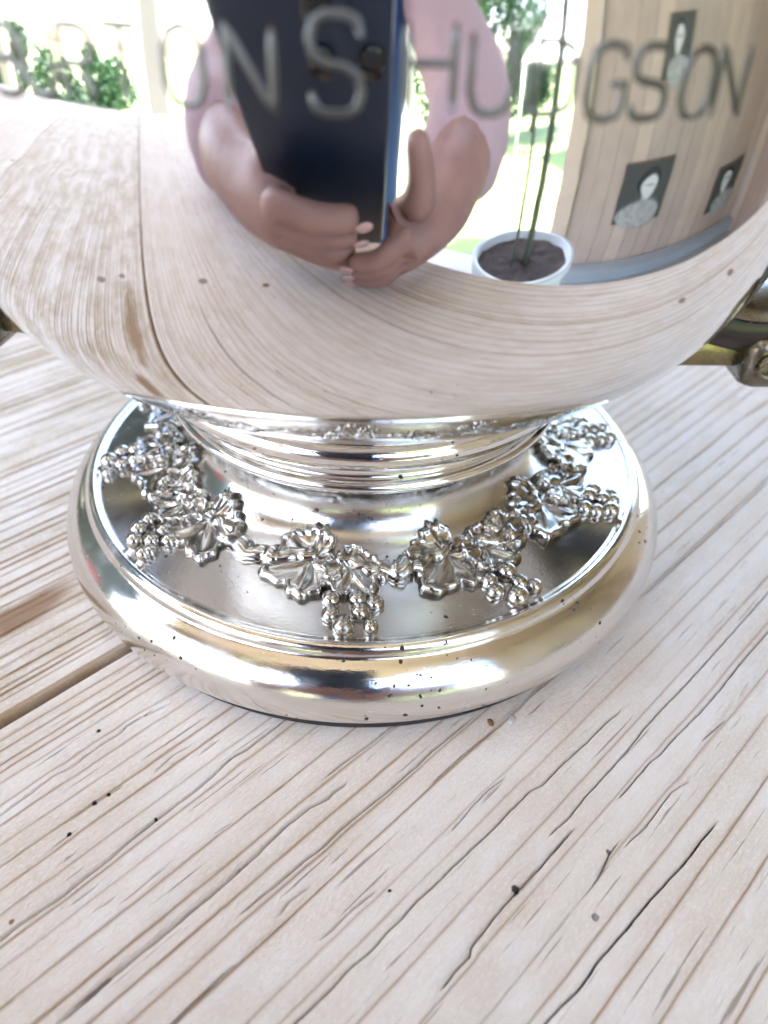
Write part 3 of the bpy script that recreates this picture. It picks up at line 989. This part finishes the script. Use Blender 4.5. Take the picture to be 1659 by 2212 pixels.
# big pot with two tall stems beside the table
P0 = Vector((.68, -.75, 1.3))
pd = radians(33)
pc = (P0.x + 7.7 * sin(pd), P0.y - 7.7 * cos(pd))
pot = tag(empty('plant_pot', (pc[0], pc[1], FZ)), 'large pale round plant pot of soil beside the table', 'plant pot')
q = MB(); q.lathe([(1.05, FZ), (1.1, FZ + .05), (1.68, -2.8), (1.82, -2.5), (1.82, -2.3), (1.64, -2.3), (1.58, -3.2)], 48, c=pc)
q.build('pot', M_POTW, pot)
q = MB()
vs, fs = [], []
for i in range(9):
    for j in range(36):
        t = 2 * pi * j / 36; r_ = 1.61 * i / 8
        vs.append((pc[0] + r_ * sin(t), pc[1] - r_ * cos(t), -2.55 + rr.uniform(-.07, .07)))
for i in range(8):
    for j in range(36):
        fs.append((i * 36 + j, i * 36 + (j + 1) % 36, (i + 1) * 36 + (j + 1) % 36, (i + 1) * 36 + j))
q.add(vs, fs); q.build('soil', M_SOIL, pot)
plant = tag(empty('potted_tree', (pc[0], pc[1], -2.6)), 'slim bare stemmed plant growing in the pale pot', 'plant')
for (dx, dy, r_, lx) in ((.0, .1, .11, .2), (-.5, .1, .05, -.2)):
    q = MB(); q.tube(spline([(pc[0] + dx, pc[1] + dy, -2.8), (pc[0] + dx + lx * .3, pc[1] + dy, 0), (pc[0] + dx + lx * .6, pc[1] + dy, 4), (pc[0] + dx + lx, pc[1] + dy, 9)], 5), r_, 8)
    q.build('stem', M_STEM, plant)


def leaves(name, c, rad, count, size, mat, parent, seed):
    rr = random.Random(seed)
    cl = [(Vector((rr.gauss(0, .5), rr.gauss(0, .5), rr.uniform(-.8, .8))), rr.uniform(.35, .6)) for _ in range(14)]
    q = MB()
    for _ in range(count):
        cc, cr = rr.choice(cl)
        d = Vector((rr.gauss(0, 1), rr.gauss(0, 1), rr.gauss(0, 1))).normalized() * cr * rr.uniform(.6, 1.0)
        p = cc + d
        p = Vector((c[0] + p.x * rad[0], c[1] + p.y * rad[1], c[2] + p.z * rad[2]))
        a = Vector((rr.gauss(0, 1), rr.gauss(0, 1), rr.gauss(0, 1))).normalized() * size * rr.uniform(.6, 1.3)
        b = a.cross(Vector((rr.gauss(0, 1), rr.gauss(0, 1), rr.gauss(0, 1)))).normalized() * size * .5
        q.add([p - a, p + b, p + a, p - b], [(0, 1, 2, 3)])
    return q.build(name, mat, parent, False)


def tree(x, y, h, rad, mat, label, seed, name='garden_tree'):
    root = tag(empty(name, (x, y, FZ - .25)), label, 'tree')
    q = MB(); q.tube([(x, y, FZ - .3), (x + .3, y, FZ + h * .3), (x, y + .2, FZ + h * .7)], [h * .035, h * .025, h * .012], 8)
    q.build('trunk', M_BARK, root)
    leaves('crown', (x, y, FZ + h * .58), (rad, rad, h * .42), 2600, rad * .11, mat, root, seed)


def polar(az, d):
    return (sin(radians(az)) * d, -cos(radians(az)) * d)


for i, (az, d, h, r_, mt, lb) in enumerate([
    (19, 78, 34, 9, M_LEAF, 'dark green tree nearest the photographer side of the lawn'),
    (27, 84, 32, 9, M_LEAF, 'dark green tree in the middle of the far lawn'),
    (33, 92, 22, 7, M_LEAF, 'low dark green tree next to the white tent'),
    (-56, 70, 12, 7, M_LEAF2, 'fresh green shrub left of the cream post'),
    (-64, 60, 10, 6, M_LEAF, 'dark green shrub on the left of the garden'),
    (-76, 75, 13, 8, M_LEAF2, 'light green shrub at the far left of the garden'),
    (-140, 52, 46, 13, M_LEAF, 'tall dark conifer behind the cup on the left'),
    (-160, 62, 50, 14, M_LEAF, 'tall dark tree straight behind the cup'),
    (-118, 60, 38, 11, M_LEAF, 'tall dark tree at the left end of the back row'),
]):
    x, y = polar(az, d)
    tree(x, y, h, r_, mt, lb, 50 + i)

# white garden tent
tx, ty = polar(38.5, 62)
tent = tag(empty('garden_tent', (tx, ty, FZ - .25)), 'white peaked garden tent on the lawn', 'tent')
q = MB()
q.add([(tx - 7, ty - 7, 1.5), (tx + 7, ty - 7, 1.5), (tx + 7, ty + 7, 1.5), (tx - 7, ty + 7, 1.5), (tx, ty, 12)], [(0, 1, 4), (1, 2, 4), (2, 3, 4), (3, 0, 4), (3, 2, 1, 0)])
q.build('canopy', M_WHITE, tent, False)
for sx_ in (-6.6, 6.6):
    for sy_ in (-6.6, 6.6):
        q = MB(); q.tube([(tx + sx_, ty + sy_, FZ - .25), (tx + sx_, ty + sy_, 1.6)], .25, 8); q.build('pole', M_WHITE, tent)

# red and pink blooms in small pots that glint on the foot
for i, (az, d, z, mt, lb) in enumerate([(-100, 16, 1.0, M_RED, 'small pot of red blooms left of the table')]):
    x, y = polar(az, d)
    root = tag(empty('flower_pot', (x, y, FZ)), lb, 'flower pot')
    q = MB(); q.lathe([(.01, FZ), (1.0, FZ), (1.3, z - 3.2), (1.45, z - 3.0), (1.2, z - 2.9), (.01, z - 3.2)], 24, c=(x, y)); q.build('pot', M_BARK, root)
    q = MB(); q.tube([(x, y, z - 3.2), (x, y, z - .4)], .2, 8); q.build('stem', M_STEM, root)
    leaves('bloom', (x, y, z), (1.1, 1.1, .7), 160, .5, mt, root, 90 + i)


# ------------------------------------------------------------------ the photographer, mirrored in the bowl
def skin(name, mat, nodes, edges, parent=None, sub=2):
    """nodes: {key: (pos, radius)}; first node is the root"""
    keys = list(nodes)
    me = bpy.data.meshes.new(name)
    me.from_pydata([tuple(Vector(nodes[k][0]) * S) for k in keys], [(keys.index(a), keys.index(b)) for a, b in edges], [])
    o = bpy.data.objects.new(name, me)
    COL.objects.link(o)
    put(o, parent)
    sk = o.modifiers.new('skin', 'SKIN')
    sk.use_smooth_shade = True
    for i, k in enumerate(keys):
        sv_ = me.skin_vertices[0].data[i]
        r_ = nodes[k][1]
        sv_.radius = (r_[0] * S, r_[1] * S) if isinstance(r_, tuple) else (r_ * S, r_ * S)
        sv_.use_root = (i == 0)
    sb = o.modifiers.new('sub', 'SUBSURF'); sb.levels = sb.render_levels = sub
    me.materials.append(mat)
    return o


def onphone(a, b, c):
    return CAM + RT * a + UP * b + FW * c


HIP = Vector((-1.0, -12.4, -4.0))
nd = {'pelvis': (HIP, 2.0), 'waist': (HIP + Vector((.1, .4, 3)), (1.9, 1.5)), 'chest': (HIP + Vector((.2, 1.0, 6)), (2.1, 1.5)), 'collar': (HIP + Vector((.2, 1.3, 8.4)), 1.2),
      'neck': (HIP + Vector((.2, 1.7, 9.7)), .85), 'head0': (HIP + Vector((.2, 2.3, 11.0)), 1.15), 'head1': (HIP + Vector((.2, 2.2, 12.6)), 1.3), 'crown': (HIP + Vector((.2, 1.9, 13.6)), .8), 'nose': (HIP + Vector((.2, 3.6, 11.5)), .22)}
ed = [('pelvis', 'waist'), ('waist', 'chest'), ('chest', 'collar'), ('collar', 'neck'), ('neck', 'head0'), ('head0', 'head1'), ('head1', 'crown'), ('head0', 'nose')]
ARM = {}
for s_, el, wr in ((1, Vector((2.0, -6.0, 1.0)), Vector((.95, -3.75, .6))), (-1, Vector((-3.7, -6.6, .8)), Vector((-1.75, -3.65, .75)))):
    t = 'r' if s_ > 0 else 'l'
    sh = HIP + Vector((.2 + s_ * 2.6, 1.2, 7.6))
    nd['sh' + t] = (sh, .95); nd['el' + t] = (el, .62); nd['fa' + t] = (el.lerp(wr, .35), .62); nd['wr' + t] = (wr, .40)
    ed += [('collar', 'sh' + t), ('sh' + t, 'el' + t), ('el' + t, 'fa' + t), ('fa' + t, 'wr' + t)]
    ARM[t] = (sh, el, wr)
# right hand on the phone's lower edge, left hand holding it from the other side: palm, four bent fingers, thumb
for t, pal, fing, thumb in (
    ('l', (onphone(-.95, -1.55, -.05), .34), [[onphone(-.78, -1.00 - .205 * i, .16), onphone(-.42 + .03 * i, -1.03 - .22 * i, .24), onphone(-.10 - .03 * i, -1.10 - .225 * i, .17)] for i in range(4)], [onphone(-.85, -.95, -.35), onphone(-.6, -.7, -.4)]),
    ('r', (onphone(.35, -1.75, .0), .34), [[onphone(.25, -1.30 - .20 * i, .22), onphone(.05, -1.42 - .20 * i, .34), onphone(-.22, -1.52 - .20 * i, .30)] for i in range(4)], [onphone(.45, -1.2, -.1), onphone(.35, -.85, -.25)])):
    nd['pa' + t] = (pal[0], pal[1]); ed.append(('wr' + t, 'pa' + t))
    for i, f in enumerate(fing):
        pk = 'pa' + t
        for j, p in enumerate(f):
            key = 'f%s%d%d' % (t, i, j)
            nd[key] = (p, (.105, .10, .08)[j] * (1, 1.03, .98, .85)[i]); ed.append((pk, key)); pk = key
    pk = 'pa' + t
    for j, p in enumerate(thumb):
        key = 'th%s%d' % (t, j); nd[key] = (p, (.13, .10)[j]); ed.append((pk, key)); pk = key
for s_ in (-1, 1):
    t = 'R' if s_ > 0 else 'L'
    nd['hip' + t] = (HIP + Vector((s_ * 1.2, .4, -.3)), 1.15); nd['kn' + t] = (HIP + Vector((s_ * 1.7, 6.2, -.4)), .85); nd['an' + t] = (HIP + Vector((s_ * 1.7, 5.4, -6.6)), .5); nd['toe' + t] = (HIP + Vector((s_ * 1.9, 7.2, -7.1)), .4)
    ed += [('pelvis', 'hip' + t), ('hip' + t, 'kn' + t), ('kn' + t, 'an' + t), ('an' + t, 'toe' + t)]
person = tag(skin('person', M_SKIN, nd, ed), 'person in a blue top with pink sleeves bending over the table to take the photograph', 'person')
for t in 'lr':
    for i in range(4):
        tip, prev_ = nd['f%s%d2' % (t, i)][0], nd['f%s%d1' % (t, i)][0]
        ax = (tip - prev_).normalized()
        out = (FW - ax * FW.dot(ax)).normalized()
        sd2 = ax.cross(out)
        NM = Matrix(((ax.x, sd2.x, out.x, 0), (ax.y, sd2.y, out.y, 0), (ax.z, sd2.z, out.z, 0), (0, 0, 0, 1)))
        bm = bmesh.new(); bmesh.ops.create_uvsphere(bm, u_segments=12, v_segments=8, radius=1.0)
        q = MB(); q.bm(bm, Matrix.Translation(tip + out * .065 + ax * .02) @ NM @ Matrix.Diagonal((.075, .058, .02, 1)))
        q.build('nail', M_NAIL, person)
# clothing
up = lambda k, d: (nd[k][0], (nd[k][1][0] + d, nd[k][1][1] + d) if isinstance(nd[k][1], tuple) else nd[k][1] + d)
vest = skin('shirt', M_BLUE, {k: up(k, .22) for k in ('pelvis', 'waist', 'chest', 'collar', 'shr', 'shl')}, [('pelvis', 'waist'), ('waist', 'chest'), ('chest', 'collar'), ('collar', 'shr'), ('collar', 'shl')], person)
for t in 'rl':
    sh, el, wr = ARM[t]
    skin('sleeve', M_PINK, {'a': (sh, 1.15), 'b': (el, .86), 'c': (el.lerp(wr, .4), .84), 'd': (el.lerp(wr, .86), .62)}, [('a', 'b'), ('b', 'c'), ('c', 'd')], person)
skin('trousers', M_BLUE, {k: up(k, .2) for k in ('pelvis', 'hipR', 'knR', 'anR', 'hipL', 'knL', 'anL')}, [('pelvis', 'hipR'), ('hipR', 'knR'), ('knR', 'anR'), ('pelvis', 'hipL'), ('hipL', 'knL'), ('knL', 'anL')], person)
hc = nd['head1'][0]
skin('hair', M_HAIR, {'a': (hc + Vector((0, -.35, .3)), 1.3), 'b': (hc + Vector((0, -.2, 1.1)), 1.0), 'c': (hc + Vector((0, -.95, -1.6)), .9)}, [('a', 'b'), ('a', 'c')], person)
for s_ in (-1, 1):
    q = MB(); bm = bmesh.new(); bmesh.ops.create_uvsphere(bm, u_segments=12, v_segments=8, radius=.16)
    q.bm(bm, Matrix.Translation(nd['head0'][0] + Vector((s_ * .45, 1.05, .85)))); q.build('eye', M_GLASS, person)

bench = tag(empty('garden_bench', (-1.0, -12.6, FZ)), 'plain wooden bench the person sits on', 'bench')
q = MB(); q.box((-5, -14.4, -6.75), (3.6, -11.4, -6.2), None, .06); q.build('seat', M_PINE2, bench)
for x_ in (-4.4, 3.0):
    for y_ in (-14.0, -11.8):
        q = MB(); q.box((x_ - .2, y_ - .2, FZ), (x_ + .2, y_ + .2, -6.76)); q.build('leg', M_PINE2, bench)

phone = tag(empty('phone', onphone(-.36, -.9, -.16)), 'dark navy phone held up in front of the cup', 'phone')
PM = Matrix(((RT.x, UP.x, FW.x, CAM.x), (RT.y, UP.y, FW.y, CAM.y), (RT.z, UP.z, FW.z, CAM.z), (0, 0, 0, 1)))
q = MB(); q.box((-.98, -2.0, -.20), (.12, .16, -.09), PM, .045); q.build('body', M_PHONE, phone)
q = MB()
for (a, b) in ((0, -.28), (-.3, -.02), (-.3, -.28)):
    bm = bmesh.new(); bmesh.ops.create_cone(bm, cap_ends=True, segments=24, radius1=.085, radius2=.08, depth=.03)
    q = MB(); q.bm(bm, PM @ Matrix.Translation((a, b, -.076))); q.build('lens', M_GLASS, phone)
